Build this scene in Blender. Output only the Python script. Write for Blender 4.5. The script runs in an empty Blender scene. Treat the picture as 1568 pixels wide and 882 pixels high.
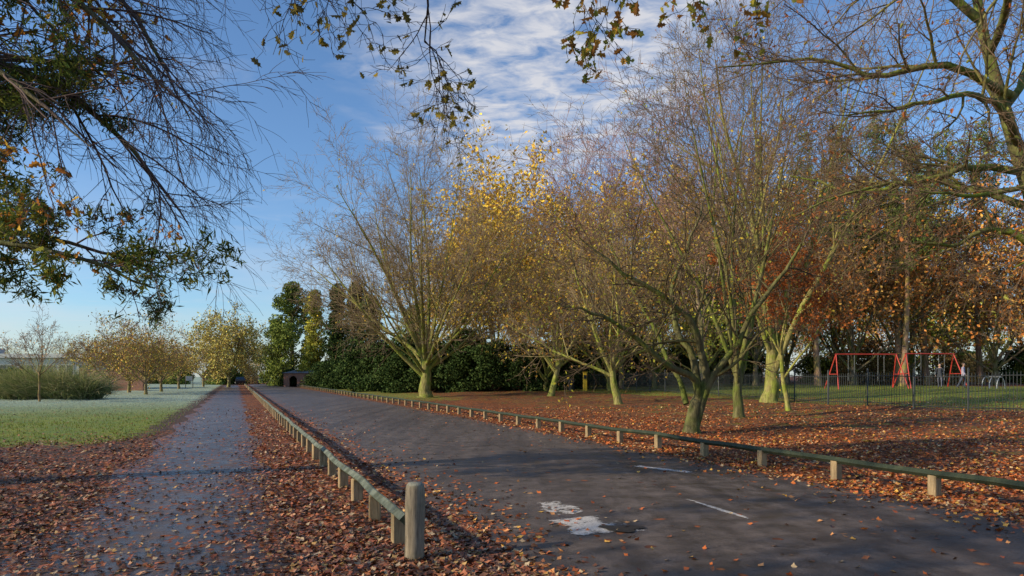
import bpy, math, numpy as np
from mathutils import Vector
pi=math.pi
scene=bpy.context.scene
# ------------------------------------------------------------------ coordinates
# road frame: u runs along the road, v to the right of it
def uv2xy(u,v): return -0.375*u+0.927*v, 0.927*u+0.375*v
def xy2uv(x,y): return -0.375*x+0.927*y, 0.927*x+0.375*y
def gz(x,y):
    u,v=xy2uv(np.asarray(x,float),np.asarray(y,float))
    t=np.clip((v-10)/36,0,1); h=0.8*t*t*(3-2*t)
    m=np.clip((v-9)/3,0,1)+np.clip((-2.4-v)/3,0,1)
    return h+m*0.03*(np.sin(u*0.9+v*0.3)+np.sin(v*1.3-u*0.4))
def roadz(v):
    return 0.005+0.05*np.clip(1-((v-5.2)/3.3)**2,0,1)
# ------------------------------------------------------------------ mesh accumulator
class Geo:
    def __init__(s): s.V=[];s.C=[];s.F=[];s.M=[];s.S=[];s.n=0
    def add(s,V,F,mat=0,col=(1,1,1),smooth=False):
        V=np.asarray(V,float).reshape(-1,3)
        C=np.asarray(col,float)
        if C.ndim==1: C=np.tile(C[:3],(len(V),1))
        Fs=F if isinstance(F,list) and len(F) and isinstance(F[0],np.ndarray) else [np.asarray(F)]
        for f in Fs:
            s.F.append(f+s.n); s.M.append(np.full(len(f),mat)); s.S.append(np.full(len(f),smooth))
        s.V.append(V); s.C.append(C); s.n+=len(V)
    def mesh(s,name,mats):
        V=np.concatenate(s.V);C=np.concatenate(s.C)
        me=bpy.data.meshes.new(name)
        me.vertices.add(len(V)); me.vertices.foreach_set('co',V.astype(np.float32).ravel())
        L=np.concatenate([f.ravel() for f in s.F]); tot=np.concatenate([np.full(len(f),f.shape[1]) for f in s.F])
        me.loops.add(len(L)); me.loops.foreach_set('vertex_index',L.astype(np.int32))
        st=np.concatenate([[0],np.cumsum(tot)[:-1]])
        me.polygons.add(len(tot)); me.polygons.foreach_set('loop_start',st.astype(np.int32))
        me.polygons.foreach_set('material_index',np.concatenate(s.M).astype(np.int32))
        me.polygons.foreach_set('use_smooth',np.concatenate(s.S).astype(bool))
        me.update(calc_edges=True)
        a=me.color_attributes.new('Col','FLOAT_COLOR','POINT')
        a.data.foreach_set('color',np.concatenate([C,np.ones((len(C),1))],1).astype(np.float32).ravel())
        for m in mats: me.materials.append(m)
        return me
    def build(s,name,mats,parent=None,loc=(0,0,0),rot=0,scale=1):
        return place(s.mesh(name,mats),name,loc,rot,scale,parent)
def place(me,name,loc=(0,0,0),rot=0,scale=1,parent=None):
    o=bpy.data.objects.new(name,me); scene.collection.objects.link(o)
    o.location=loc; o.rotation_euler=(0,0,rot)
    o.scale=scale if hasattr(scale,'__len__') else (scale,)*3
    if parent: o.parent=parent
    return o
def empty(name,loc=(0,0,0),rot=0):
    o=bpy.data.objects.new(name,None); scene.collection.objects.link(o); o.location=loc; o.rotation_euler=(0,0,rot); return o
def nrm(a): return a/np.maximum(np.linalg.norm(a,axis=-1,keepdims=True),1e-9)
def box(g,c,s,rot=0,mat=0,col=(1,1,1),bev=0.0):
    x,y,z=np.array(s)/2.
    if bev>0:
        b=bev; ring=[(-x+b,-y),(x-b,-y),(x,-y+b),(x,y-b),(x-b,y),(-x+b,y),(-x,y-b),(-x,-y+b)]
        top=[(px*(1-b/x),py*(1-b/y)) for px,py in ring]
        P=[(a,d,-z) for a,d in ring]+[(a,d,z-b) for a,d in ring]+[(a,d,z) for a,d in top]
        P=np.array(P); F=[]
        for l in range(2):
            for i in range(8): F.append((l*8+i,l*8+(i+1)%8,(l+1)*8+(i+1)%8,(l+1)*8+i))
        Fs=[np.array(F),np.array([[16+i for i in range(8)]])]
    else:
        P=np.array([(-x,-y,-z),(x,-y,-z),(x,y,-z),(-x,y,-z),(-x,-y,z),(x,-y,z),(x,y,z),(-x,y,z)])
        Fs=[np.array([(3,2,1,0),(4,5,6,7),(0,1,5,4),(1,2,6,5),(2,3,7,6),(3,0,4,7)])]
    cr,sr=math.cos(rot),math.sin(rot)
    Q=np.stack([P[:,0]*cr-P[:,1]*sr,P[:,0]*sr+P[:,1]*cr,P[:,2]],1)+np.array(c)
    g.add(Q,Fs,mat,col)
def tubes(g,P,R,sides,mat=0,col=(1,1,1),cap=False):
    P=np.asarray(P,float);R=np.asarray(R,float)
    if P.ndim==2: P=P[None];R=np.broadcast_to(R,P.shape[1])[None]
    N,n,_=P.shape
    T=nrm(np.gradient(P,axis=1)); ov=np.abs(P[:,-1]-P[:,0])
    ref=np.eye(3)[np.argmin(ov,axis=1)][:,None,:]
    A=nrm(np.cross(T,np.broadcast_to(ref,T.shape))); B=np.cross(T,A)
    a=np.arange(sides)*2*pi/sides
    V=P[:,:,None,:]+R[:,:,None,None]*(np.cos(a)[None,None,:,None]*A[:,:,None,:]+np.sin(a)[None,None,:,None]*B[:,:,None,:])
    i=np.arange(n-1)[:,None]*sides; j=np.arange(sides)[None,:]; k=(j+1)%sides
    f=np.stack([i+j,i+k,i+sides+k,i+sides+j],-1).reshape(-1,4)
    F=(np.arange(N)[:,None,None]*(n*sides)+f[None]).reshape(-1,4)
    c=np.asarray(col,float)
    if c.ndim==3: c=np.broadcast_to(c[:,:,None,:],V.shape).reshape(-1,3)
    Fs=[F]
    if cap: Fs.append(np.arange(N)[:,None]*(n*sides)+(n-1)*sides+np.arange(sides)[None])
    g.add(V.reshape(-1,3),Fs,mat,c,True)
# ------------------------------------------------------------------ tree growing
def grow(rng,S,D,L,r0,r1,nseg,wander,up):
    P=[S];d=nrm(D)
    for i in range(nseg):
        d=nrm(d+rng.normal(size=d.shape)*wander+np.array([0,0,up])*(1 if i else .5))
        P.append(P[-1]+d*(L/nseg)[:,None])
    t=np.linspace(0,1,nseg+1)[None]
    return np.stack(P,1), r0[:,None]*(1-t)+r1[:,None]*t
def spawn(rng,P,R,L,k,t0,t1,ang,angs,lr,tf,rr):
    N,n,_=P.shape
    t=t0+(t1-t0)*((np.arange(k)[None]+rng.random((N,k)))/k); f=np.minimum(t*(n-1),n-1.001)
    i=f.astype(int);fr=(f-i)[...,None]; ii=np.arange(N)[:,None]
    S=P[ii,i]*(1-fr)+P[ii,i+1]*fr; d=nrm(P[ii,i+1]-P[ii,i])
    r=R[ii,i]*(1-fr[...,0])+R[ii,i+1]*fr[...,0]
    az=np.arange(k)[None]*2.4+rng.random((N,1))*6.28+rng.normal(size=(N,k))*.5
    ref=np.where(np.abs(d[...,2:])<.8,np.array([0,0,1.]),np.array([1.,0,0]))
    A=nrm(np.cross(d,ref));B=np.cross(d,A)
    a=np.radians(ang+rng.normal(size=(N,k))*angs)[...,None]
    D=np.cos(a)*d+np.sin(a)*(np.cos(az)[...,None]*A+np.sin(az)[...,None]*B)
    cl=L[:,None]*lr*(1-tf*t)*(.65+.7*rng.random((N,k)))
    return S.reshape(-1,3),D.reshape(-1,3),cl.ravel(),(r*rr).ravel()
def barkcol(P,R,trunk,twig,moss=None,rlo=.012,rhi=.13,rng=None):
    w=np.clip((np.log(np.maximum(R,1e-4))-math.log(rlo))/(math.log(rhi)-math.log(rlo)),0,1)[...,None]
    c=np.array(twig)*(1-w)+np.array(trunk)*w
    if moss is not None:
        m=np.clip(.75-np.abs(w-.6)*1.1,0,1); c=c*(1-m)+np.array(moss)*m
    if rng is not None: c=c*(.75+.5*rng.random((len(P),1,1)))
    return c
def catmull(pts,n):
    p=np.array(pts,float); p=np.vstack([2*p[0]-p[1],p,2*p[-1]-p[-2]]); m=len(p)-3
    o=[]
    for t in np.linspace(0,m-1e-6,n):
        i=int(t);f=t-i;a,b,c,d=p[i:i+4]
        o.append(.5*((2*b)+(c-a)*f+(2*a-5*b+4*c-d)*f*f+(-a+3*b-3*c+d)*f**3))
    return np.array(o)
# level: (k,t0,t1,ang,angsd,lenratio,tfall,radratio,nseg,wander,up)
STD=[(9,.2,.97,34,9,.40,.35,.5,5,.06,.035),(6,.2,1,36,10,.5,.3,.55,4,.07,.025),(5,.2,1,36,12,.5,.2,.65,3,.09,.02),(3,.25,1,36,14,.6,.2,.8,2,.1,.02)]
def ramify(g,rng,P,R,L,levels,cols,rmin,sides0=5,tips=None):
    for li,lv in enumerate(levels):
        k,t0,t1,an,sd,lr,tf,rr,ns,wa,up=lv
        S,D,cl,r=spawn(rng,P,R,L,k,t0,t1,an,sd,lr,tf,rr)
        r=np.maximum(r,rmin)
        P,R=grow(rng,S,D,cl,r,np.maximum(r*.35,rmin*.6),ns,wa,up); L=cl
        tubes(g,P,R,max(3,sides0-li),2,barkcol(P,R,*cols,rng=rng))
        if tips is not None and li>=len(levels)-2: tips.append(P[:,1:].reshape(-1,3))
    return P
def stem_tree(g,rng,base,H,fork,nl,a0,a1,r,levels=STD,cols=((.17,.15,.07),(.13,.085,.07),(.2,.19,.06)),rmin=.012,lean=(0,0),up=.05,tips=None,lw=.09,rl=1.0):
    bx,by,bz=base
    z=np.array([-.15,.12,.5,fork*.5,fork]); 
    pts=np.stack([bx+lean[0]*z/fork+rng.normal(size=5)*.04*fork/3,by+lean[1]*z/fork,bz+z],1)
    P=catmull(pts,11); R=np.interp(np.linspace(0,1,11),[0,.12,.3,.6,1],[r*1.5,r*1.2,r,r*.88,r*.62])
    tubes(g,P,R,12,0,barkcol(P[None],R[None],*cols))
    az=np.arange(nl)*2.4+rng.random()*6; an=np.radians(a0+(a1-a0)*((np.arange(nl)+.5)/nl)**.8)
    D=np.stack([np.sin(an)*np.cos(az),np.sin(an)*np.sin(az),np.cos(an)],1)
    tt=1-.38*rng.random(nl)*(an/np.radians(a1)); f=tt*10
    S=np.array([P[int(min(q,9))]*(1-(min(q,9.99)%1))+P[int(min(q,9))+1]*(min(q,9.99)%1) for q in f])
    L=(H-fork)*(1.02-.2*(an/np.radians(60)))*(.88+.22*rng.random(nl))
    r0=r*(.28+.22*rng.random(nl))*rl
    P1,R1=grow(rng,S,D,L,r0,np.maximum(r0*.12,rmin),12,lw,up)
    tubes(g,P1,R1,7,0,barkcol(P1,R1,*cols))
    return ramify(g,rng,P1,R1,L,levels,cols,rmin,5,tips)
DIA=(np.array([(0,-.5,0),(.3,0,.07),(0,.5,0),(-.3,0,.07)]),np.array([[0,1,2,3]]))
NEE=(np.array([(0,-.5,0),(.09,0,.02),(0,.5,0),(-.09,0,.02)]),np.array([[0,1,2,3]]))
_a=np.array([(0,-.62),(.05,-.4),(.2,-.3),(.13,-.14),(.32,.02),(.17,.12),(.27,.32),(.1,.36),(0,.5)])
OAKV=np.vstack([np.c_[_a,np.abs(_a[:,0])*.5],np.c_[-_a[-2:0:-1,0],_a[-2:0:-1,1],np.abs(_a[-2:0:-1,0])*.5]])
OAK=(np.vstack([OAKV,[0,0,-.02]]),np.array([(i,(i+1)%16,16) for i in range(16)]))
_t=np.arange(8)*2*pi/8; _r=np.array([.5,.3,.48,.27,.5,.33,.45,.28])
GLV=(np.vstack([np.c_[_r*np.cos(_t),_r*np.sin(_t)*.8,.12*_r*np.array([1,0,-.3,0,1.3,.2,0,.9])],[0,0,0]]),np.array([(i,(i+1)%8,8) for i in range(8)]))
def leaves(g,rng,C,size,tmpl,cols,mat=1,tilt=None,szj=.4):
    V,F=tmpl; N=len(C)
    if N==0: return
    if tilt is None:
        Z=nrm(rng.normal(size=(N,3))); 
    else: Z=nrm(np.concatenate([rng.normal(size=(N,2))*tilt,np.ones((N,1))],1))
    X=nrm(np.cross(Z,rng.normal(size=(N,3)))); Y=np.cross(Z,X)
    s=(np.asarray(size)*(1-szj+2*szj*rng.random(N)))[:,None,None]
    W=C[:,None,:]+s*(V[None,:,0:1]*X[:,None]+V[None,:,1:2]*Y[:,None]+V[None,:,2:3]*Z[:,None])
    FF=(np.arange(N)[:,None,None]*len(V)+F[None]).reshape(-1,F.shape[1])
    cols=np.asarray(cols,float)
    c=cols[rng.integers(0,len(cols),N)] if cols.ndim==2 and len(cols)!=N else cols
    c=c*(.65+.7*rng.random((N,1)))
    g.add(W.reshape(-1,3),FF,mat,np.repeat(c,len(V),0))
# ------------------------------------------------------------------ materials
class NT:
    def __init__(s,name):
        s.m=bpy.data.materials.new(name); s.m.use_nodes=True; s.t=s.m.node_tree; s.t.nodes.clear()
        s.out=s.n('ShaderNodeOutputMaterial')
    def n(s,t,**k):
        x=s.t.nodes.new(t)
        for a,b in k.items(): setattr(x,a,b)
        return x
    def l(s,a,b): s.t.links.new(a,b)
    def noise(s,vec,scale,detail=4,rough=.55,dist=0):
        x=s.n('ShaderNodeTexNoise'); x.inputs['Scale'].default_value=scale;x.inputs['Detail'].default_value=detail
        x.inputs['Roughness'].default_value=rough;x.inputs['Distortion'].default_value=dist
        if vec is not None: s.l(vec,x.inputs['Vector'])
        return x
    def ramp(s,fac,stops,interp='LINEAR'):
        x=s.n('ShaderNodeValToRGB'); e=x.color_ramp.elements; x.color_ramp.interpolation=interp
        while len(e)>1: e.remove(e[-1])
        for i,(p,c) in enumerate(stops):
            q=e[0] if i==0 else e.new(p)
            q.position=p; q.color=(*c,1) if hasattr(c,'__len__') else (c,c,c,1)
        s.l(fac,x.inputs[0]); return x.outputs[0]
    def mix(s,f,a,b,mode='MIX'):
        x=s.n('ShaderNodeMix',data_type='RGBA',blend_type=mode)
        for v,i in ((f,0),(a,6),(b,7)):
            if hasattr(v,'is_linked') or hasattr(v,'links'): s.l(v,x.inputs[i])
            else: x.inputs[i].default_value=v if i==0 else ((*v,1) if hasattr(v,'__len__') else (v,v,v,1))
        return x.outputs[2]
    def math(s,op,a,b=0,c=None,clamp=False):
        x=s.n('ShaderNodeMath',operation=op,use_clamp=clamp)
        for i,v in enumerate((a,b,c)):
            if v is None: continue
            if hasattr(v,'links'): s.l(v,x.inputs[i])
            else: x.inputs[i].default_value=v
        return x.outputs[0]
    def mr(s,v,a,b,c=0,d=1):
        x=s.n('ShaderNodeMapRange'); s.l(v,x.inputs[0])
        for i,q in enumerate((a,b,c,d)): x.inputs[i+1].default_value=q
        return x.outputs[0]
    def bsdf(s,col,rough=.8,bump=None,bs=.3,bd=.02,spec=.4,metal=0,link=True):
        x=s.n('ShaderNodeBsdfPrincipled')
        if hasattr(col,'links'): s.l(col,x.inputs['Base Color'])
        else: x.inputs['Base Color'].default_value=(*col,1)
        if hasattr(rough,'links'): s.l(rough,x.inputs['Roughness'])
        else: x.inputs['Roughness'].default_value=rough
        x.inputs['Specular IOR Level'].default_value=spec; x.inputs['Metallic'].default_value=metal
        if bump is not None:
            b=s.n('ShaderNodeBump'); b.inputs['Strength'].default_value=bs;b.inputs['Distance'].default_value=bd
            s.l(bump,b.inputs['Height']); s.l(b.outputs[0],x.inputs['Normal'])
        if link: s.l(x.outputs[0],s.out.inputs[0])
        return x
    def co(s): return s.n('ShaderNodeTexCoord').outputs['Object']
    def col(s):
        a=s.n('ShaderNodeAttribute'); a.attribute_name='Col'; return a.outputs['Color']
def simple(name,c,rough=.6,ns=20,amt=.25,metal=0,bs=.2):
    t=NT(name); n=t.noise(t.co(),ns,4)
    r=t.ramp(n.outputs[0],[(.3,tuple(x*(1-amt) for x in c)),(.7,tuple(min(1,x*(1+amt)) for x in c))])
    t.bsdf(r,rough,n.outputs[0],bs,.01,metal=metal); return t.m
t=NT('bark'); co=t.co(); mp=t.n('ShaderNodeMapping'); mp.inputs['Scale'].default_value=(1,1,.3); t.l(co,mp.inputs[0])
n1=t.noise(mp.outputs[0],9,4,.65); n2=t.noise(co,1.6,2)
c=t.mix(1.0,t.col(),t.ramp(n1.outputs[0],[(.3,.45),(.7,1.45)]),'MULTIPLY')
c=t.mix(t.mr(n2.outputs[0],.42,.62,0,.8),c,t.mix(1.0,c,(.85,1.2,.4),'MULTIPLY'))
t.bsdf(c,.9,n1.outputs[0],.8,.05,.15); BARK=t.m
t=NT('twig'); d=t.n('ShaderNodeBsdfDiffuse'); t.l(t.col(),d.inputs[0]); t.l(d.outputs[0],t.out.inputs[0]); TWIG=t.m
t=NT('distant_foliage'); d=t.n('ShaderNodeBsdfDiffuse'); t.l(t.col(),d.inputs[0]); t.l(d.outputs[0],t.out.inputs[0]); LEAFB=t.m
t=NT('leaf'); c=t.col(); b=t.n('ShaderNodeBsdfDiffuse'); t.l(c,b.inputs[0]); tr=t.n('ShaderNodeBsdfTranslucent'); t.l(c,tr.inputs[0])
ms=t.n('ShaderNodeMixShader'); ms.inputs[0].default_value=.4; t.l(b.outputs[0],ms.inputs[1]); t.l(tr.outputs[0],ms.inputs[2]); t.l(ms.outputs[0],t.out.inputs[0]); LEAF=t.m
t=NT('fallen_leaf'); t.bsdf(t.col(),.5,spec=.35); FLEAF=t.m
def litter(t,co,dens,scale=13):
    nn=t.noise(co,6,2); vadd=t.n('ShaderNodeVectorMath',operation='MULTIPLY_ADD'); t.l(nn.outputs['Color'],vadd.inputs[0]); vadd.inputs[1].default_value=(.12,.12,.12); t.l(co,vadd.inputs[2])
    vo=t.n('ShaderNodeTexVoronoi'); vo.inputs['Scale'].default_value=scale; t.l(vadd.outputs[0],vo.inputs[0])
    sp=t.n('ShaderNodeSeparateColor'); t.l(vo.outputs['Color'],sp.inputs[0])
    lc=t.ramp(sp.outputs[0],[(0,(.10,.032,.015)),(.25,(.26,.07,.02)),(.5,(.5,.135,.028)),(.75,(.32,.095,.028)),(.9,(.58,.21,.06)),(1,(.58,.36,.18))])
    big=t.noise(co,.9,3); d=t.math('MULTIPLY',dens,t.mr(big.outputs[0],.3,.65,.3,1.4))
    mask=t.math('LESS_THAN',sp.outputs[1],d)
    edge=t.mr(vo.outputs['Distance'],.25,.7,1,.35)
    lc=t.mix(1.0,lc,edge,'MULTIPLY')
    return lc,mask,vo.outputs['Distance']
t=NT('ground_mat'); co=t.co(); at=t.n('ShaderNodeSeparateColor'); t.l(t.col(),at.inputs[0])
n1=t.noise(co,1.2,4,.6); n2=t.noise(co,30,3,.7); n4=t.noise(co,5,5,.7)
soil=t.ramp(n4.outputs[0],[(.3,(.04,.024,.017)),(.7,(.12,.07,.045))])
gr=t.ramp(n2.outputs[0],[(.25,(.06,.11,.02)),(.5,(.14,.2,.035)),(.75,(.24,.28,.07))])
gr=t.mix(t.mr(n1.outputs[0],.4,.7),gr,t.mix(1.0,gr,(1.6,1.15,.6),'MULTIPLY'))
fr=t.mix(t.mr(n4.outputs[0],.35,.75,.3,.9),gr,(.42,.52,.5)); gr=t.mix(at.outputs[2],gr,fr)
gm=t.mr(t.math('ADD',at.outputs[1],t.math('MULTIPLY',t.math('SUBTRACT',n1.outputs[0],.5),1.2)),.35,.6)
base=t.mix(gm,soil,gr); lc,mk,vd=litter(t,co,at.outputs[0])
base=t.mix(mk,base,lc)
bh=t.math('ADD',n4.outputs[0],t.math('MULTIPLY',vd,t.math('MULTIPLY',mk,.8)))
t.bsdf(base,.8,bh,.8,.06,.25); GROUND=t.m
def asphalt(name,c0,c1,r0,r1,sc=13,spec=.4):
    t=NT(name); co=t.co(); at=t.n('ShaderNodeSeparateColor'); t.l(t.col(),at.inputs[0])
    n1=t.noise(co,.55,4,.6); n2=t.noise(co,90,2,.7); n3=t.noise(co,3.5,6,.65)
    mp=t.n('ShaderNodeMapping'); mp.inputs['Rotation'].default_value=(0,0,-math.radians(22)); mp.inputs['Scale'].default_value=(2.2,.12,1); t.l(co,mp.inputs[0]); n5=t.noise(mp.outputs[0],1.0,3)
    c=t.ramp(n1.outputs[0],[(.3,c0),(.7,c1)]); c=t.mix(1.0,c,t.ramp(n3.outputs[0],[(.3,.5),(.7,1.5)]),'MULTIPLY')
    c=t.mix(1.0,c,t.ramp(n2.outputs[0],[(.35,.6),(.65,1.45)]),'MULTIPLY'); c=t.mix(1.0,c,t.ramp(n5.outputs[0],[(.35,.72),(.65,1.28)]),'MULTIPLY')
    vo=t.n('ShaderNodeTexVoronoi',feature='DISTANCE_TO_EDGE'); vo.inputs['Scale'].default_value=.55
    va=t.n('ShaderNodeVectorMath',operation='MULTIPLY_ADD'); t.l(n3.outputs['Color'],va.inputs[0]); va.inputs[1].default_value=(.7,.7,0); t.l(co,va.inputs[2]); t.l(va.outputs[0],vo.inputs[0])
    ck=t.math('MULTIPLY',t.mr(vo.outputs['Distance'],0,.012,1,0),t.mr(n1.outputs[0],.45,.6)); c=t.mix(t.math('MULTIPLY',ck,.6),c,(.015,.013,.012))
    lc,mk,vd=litter(t,co,at.outputs[0],sc)
    c=t.mix(t.mr(t.math('ADD',at.outputs[1],t.math('MULTIPLY',t.math('SUBTRACT',n3.outputs[0],.5),1.0)),.4,.75),c,t.ramp(n3.outputs[0],[(.3,(.04,.024,.017)),(.7,(.13,.07,.042))]))
    c=t.mix(mk,c,lc)
    rg=t.math('ADD',t.mr(n3.outputs[0],.35,.65,r0,r1),t.math('MULTIPLY',mk,.25))
    bh=t.math('ADD',t.math('MULTIPLY',n2.outputs[0],.35),n3.outputs[0])
    t.bsdf(c,rg,bh,.5,.02,spec); return t.m
ROAD=asphalt('road_mat',(.075,.057,.047),(.115,.088,.072),.34,.66,13,.35)
PATH=asphalt('path_mat',(.065,.048,.042),(.12,.09,.08),.24,.6,15,.42)
t=NT('worn_paint'); co=t.co(); n=t.noise(co,7,9,.8); n2=t.noise(co,60,3)
at=t.n('ShaderNodeSeparateColor'); t.l(t.col(),at.inputs[0])
b=t.bsdf(t.ramp(n2.outputs[0],[(.3,(.36,.32,.28)),(.7,(.7,.64,.58))]),.7,link=False); tp=t.n('ShaderNodeBsdfTransparent'); ms=t.n('ShaderNodeMixShader')
t.l(t.mr(t.math('ADD',n.outputs[0],t.math('MULTIPLY',t.math('SUBTRACT',at.outputs[0],.5),.5)),.5,.6),ms.inputs[0]); t.l(tp.outputs[0],ms.inputs[1]); t.l(b.outputs[0],ms.inputs[2]); t.l(ms.outputs[0],t.out.inputs[0]); PAINT=t.m
def wood(name,c0,c1,frost=0):
    t=NT(name); co=t.co(); mp=t.n('ShaderNodeMapping'); mp.inputs['Scale'].default_value=(14,14,1.2); t.l(co,mp.inputs[0]); n=t.noise(mp.outputs[0],3,5,.7); n2=t.noise(co,5,3)
    c=t.ramp(n.outputs[0],[(.3,c0),(.7,c1)]); c=t.mix(t.mr(n2.outputs[0],.5,.7,0,.5),c,(.08,.09,.045))
    if frost:
        ge=t.n('ShaderNodeNewGeometry'); sz=t.n('ShaderNodeSeparateXYZ'); t.l(ge.outputs['Normal'],sz.inputs[0])
        c=t.mix(t.math('MULTIPLY',t.mr(sz.outputs[2],.3,.8),t.mr(n2.outputs[0],.4,.65,.05,frost)),c,(.4,.44,.38))
    t.bsdf(c,.75,n.outputs[0],.6,.01,.3); return t.m
POST=wood('post_wood',(.2,.13,.065),(.46,.33,.18)); RAIL=wood('rail_wood',(.016,.025,.016),(.045,.056,.03)); RAILF=wood('rail_wood_frosted',(.028,.04,.022),(.085,.09,.052),.35)
BOLL=wood('bollard_wood',(.10,.078,.055),(.36,.29,.2),.4)
IRON=simple('painted_iron',(.03,.035,.035),.5); REDP=simple('red_paint',(.45,.045,.03),.4,6,.2); YEL=simple('yellow_paint',(.7,.45,.03),.5,8,.2)
CONC=simple('render_white',(.5,.49,.45),.8,2,.12); ROOF=simple('roof_felt',(.2,.2,.2),.8,3,.2); RUB=simple('rubber',(.02,.02,.02),.8); GREYM=simple('galvanised',(.35,.36,.37),.4,12,.15,.6)
t=NT('brick'); co=t.co(); mp=t.n('ShaderNodeMapping'); mp.inputs['Rotation'].default_value=(pi/2,0,0); t.l(co,mp.inputs[0]); br=t.n('ShaderNodeTexBrick'); t.l(mp.outputs[0],br.inputs['Vector'])
br.inputs['Scale'].default_value=1;br.inputs['Brick Width'].default_value=.225;br.inputs['Row Height'].default_value=.075;br.inputs['Mortar Size'].default_value=.01
br.inputs['Color1'].default_value=(.38,.14,.075,1);br.inputs['Color2'].default_value=(.28,.1,.06,1);br.inputs['Mortar'].default_value=(.3,.25,.2,1); t.bsdf(br.outputs[0],.85); BRICK=t.m
t=NT('glass_dark'); t.bsdf((.03,.04,.05),.1,spec=.8); GLASS=t.m
# ------------------------------------------------------------------ world and sun
az=math.radians(-109.0); el=math.radians(24)
sd=Vector((math.sin(az)*math.cos(el),math.cos(az)*math.cos(el),math.sin(el)))
w=bpy.data.worlds.new('World'); scene.world=w; w.use_nodes=True; nt=w.node_tree; nt.nodes.clear()
W=NT.__new__(NT); W.t=nt; W.out=W.n('ShaderNodeOutputWorld')
sky=W.n('ShaderNodeTexSky',sky_type='NISHITA'); sky.sun_disc=False; sky.sun_elevation=el; sky.sun_rotation=az%(2*pi); sky.altitude=50; sky.air_density=1.0; sky.dust_density=.6; sky.ozone_density=2.0
tc=W.n('ShaderNodeTexCoord'); sp=W.n('ShaderNodeSeparateXYZ'); W.l(tc.outputs['Generated'],sp.inputs[0])
z=W.math('MAXIMUM',sp.outputs[2],.03); px=W.math('DIVIDE',sp.outputs[0],z); py=W.math('DIVIDE',sp.outputs[1],z)
cb=W.n('ShaderNodeCombineXYZ'); W.l(px,cb.inputs[0]); W.l(py,cb.inputs[1])
mp=W.n('ShaderNodeMapping'); mp.inputs['Rotation'].default_value=(0,0,.5); mp.inputs['Scale'].default_value=(1.0,1.4,1); W.l(cb.outputs[0],mp.inputs[0])
na=W.noise(mp.outputs[0],7.0,6,.6,.5); nb=W.noise(cb.outputs[0],1.6,5,.6,.3)
dx=W.math('SUBTRACT',px,.14); dy=W.math('MULTIPLY',W.math('SUBTRACT',py,2.35),.42); rr=W.math('SQRT',W.math('ADD',W.math('MULTIPLY',dx,dx),W.math('MULTIPLY',dy,dy)))
reg=W.mr(W.math('ADD',rr,W.math('MULTIPLY',W.math('SUBTRACT',nb.outputs[0],.5),.9)),.28,.74,1,0)
cl=W.math('MULTIPLY',W.mr(na.outputs[0],.34,.62,.08,1),reg)
wisp=W.math('MULTIPLY',W.mr(nb.outputs[0],.56,.8),.25)
hz=W.n('ShaderNodeMapping'); hz.inputs['Scale'].default_value=(2.2,2.2,9); W.l(tc.outputs['Generated'],hz.inputs[0]); nh=W.noise(hz.outputs[0],1.6,4,.55)
low=W.math('MULTIPLY',W.mr(nh.outputs[0],.38,.72),W.mr(sp.outputs[2],.06,.26,.6,0))
f=W.math('ADD',W.math('MULTIPLY',cl,.9),W.math('ADD',wisp,low),clamp=True)
skc=W.mix(1.0,sky.outputs[0],(.95,1.2,1.45),'MULTIPLY')
mx=W.mix(f,skc,(6.0,6.0,6.3))
bg=W.n('ShaderNodeBackground'); bg.inputs[1].default_value=.122; W.l(mx,bg.inputs[0]); W.l(bg.outputs[0],W.out.inputs[0])
sl=bpy.data.lights.new('sun','SUN'); sl.energy=5; sl.angle=math.radians(.6); sl.color=(1,.86,.62); so=bpy.data.objects.new('sun',sl); scene.collection.objects.link(so); so.rotation_euler=sd.to_track_quat('Z','Y').to_euler()
scene.view_settings.view_transform='Standard'; scene.view_settings.look='None'; scene.view_settings.exposure=0
cam=bpy.data.cameras.new('camera'); cam.lens=24; cam.sensor_width=36; cam.shift_y=135/1568; cam.clip_end=3000
camo=bpy.data.objects.new('camera',cam); scene.collection.objects.link(camo); camo.location=(0,0,1.6); camo.rotation_euler=(pi/2,0,0); scene.camera=camo
# ------------------------------------------------------------------ ground
def axis(segs):
    o=[]
    for a,b,s in segs: o+=list(np.arange(a,b,s))
    return np.array(o+[segs[-1][1]])
def sstep(x,a,b): t=np.clip((x-a)/(b-a),0,1); return t*t*(3-2*t)
def sheet(us,vs,zf,colf,wob=None):
    U,Vv=np.meshgrid(us,vs,indexing='ij'); Vw=Vv if wob is None else wob(U,Vv)
    x,y=uv2xy(U,Vw); P=np.stack([x,y,zf(U,Vw,x,y)],-1).reshape(-1,3)
    n,m=U.shape; i=np.arange(n-1)[:,None]*m+np.arange(m-1)[None]
    F=np.stack([i,i+m,i+m+1,i+1],-1).reshape(-1,4)[:,::-1]
    return P,F,np.stack(colf(U,Vw),-1).reshape(-1,3)
us=axis([(-900,-40,60),(-40,0,2),(0,70,.6),(70,160,3),(160,1500,80)]); vs=axis([(-900,-60,60),(-60,-20,2),(-20,40,.6),(40,100,3),(100,1200,80)])
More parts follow.
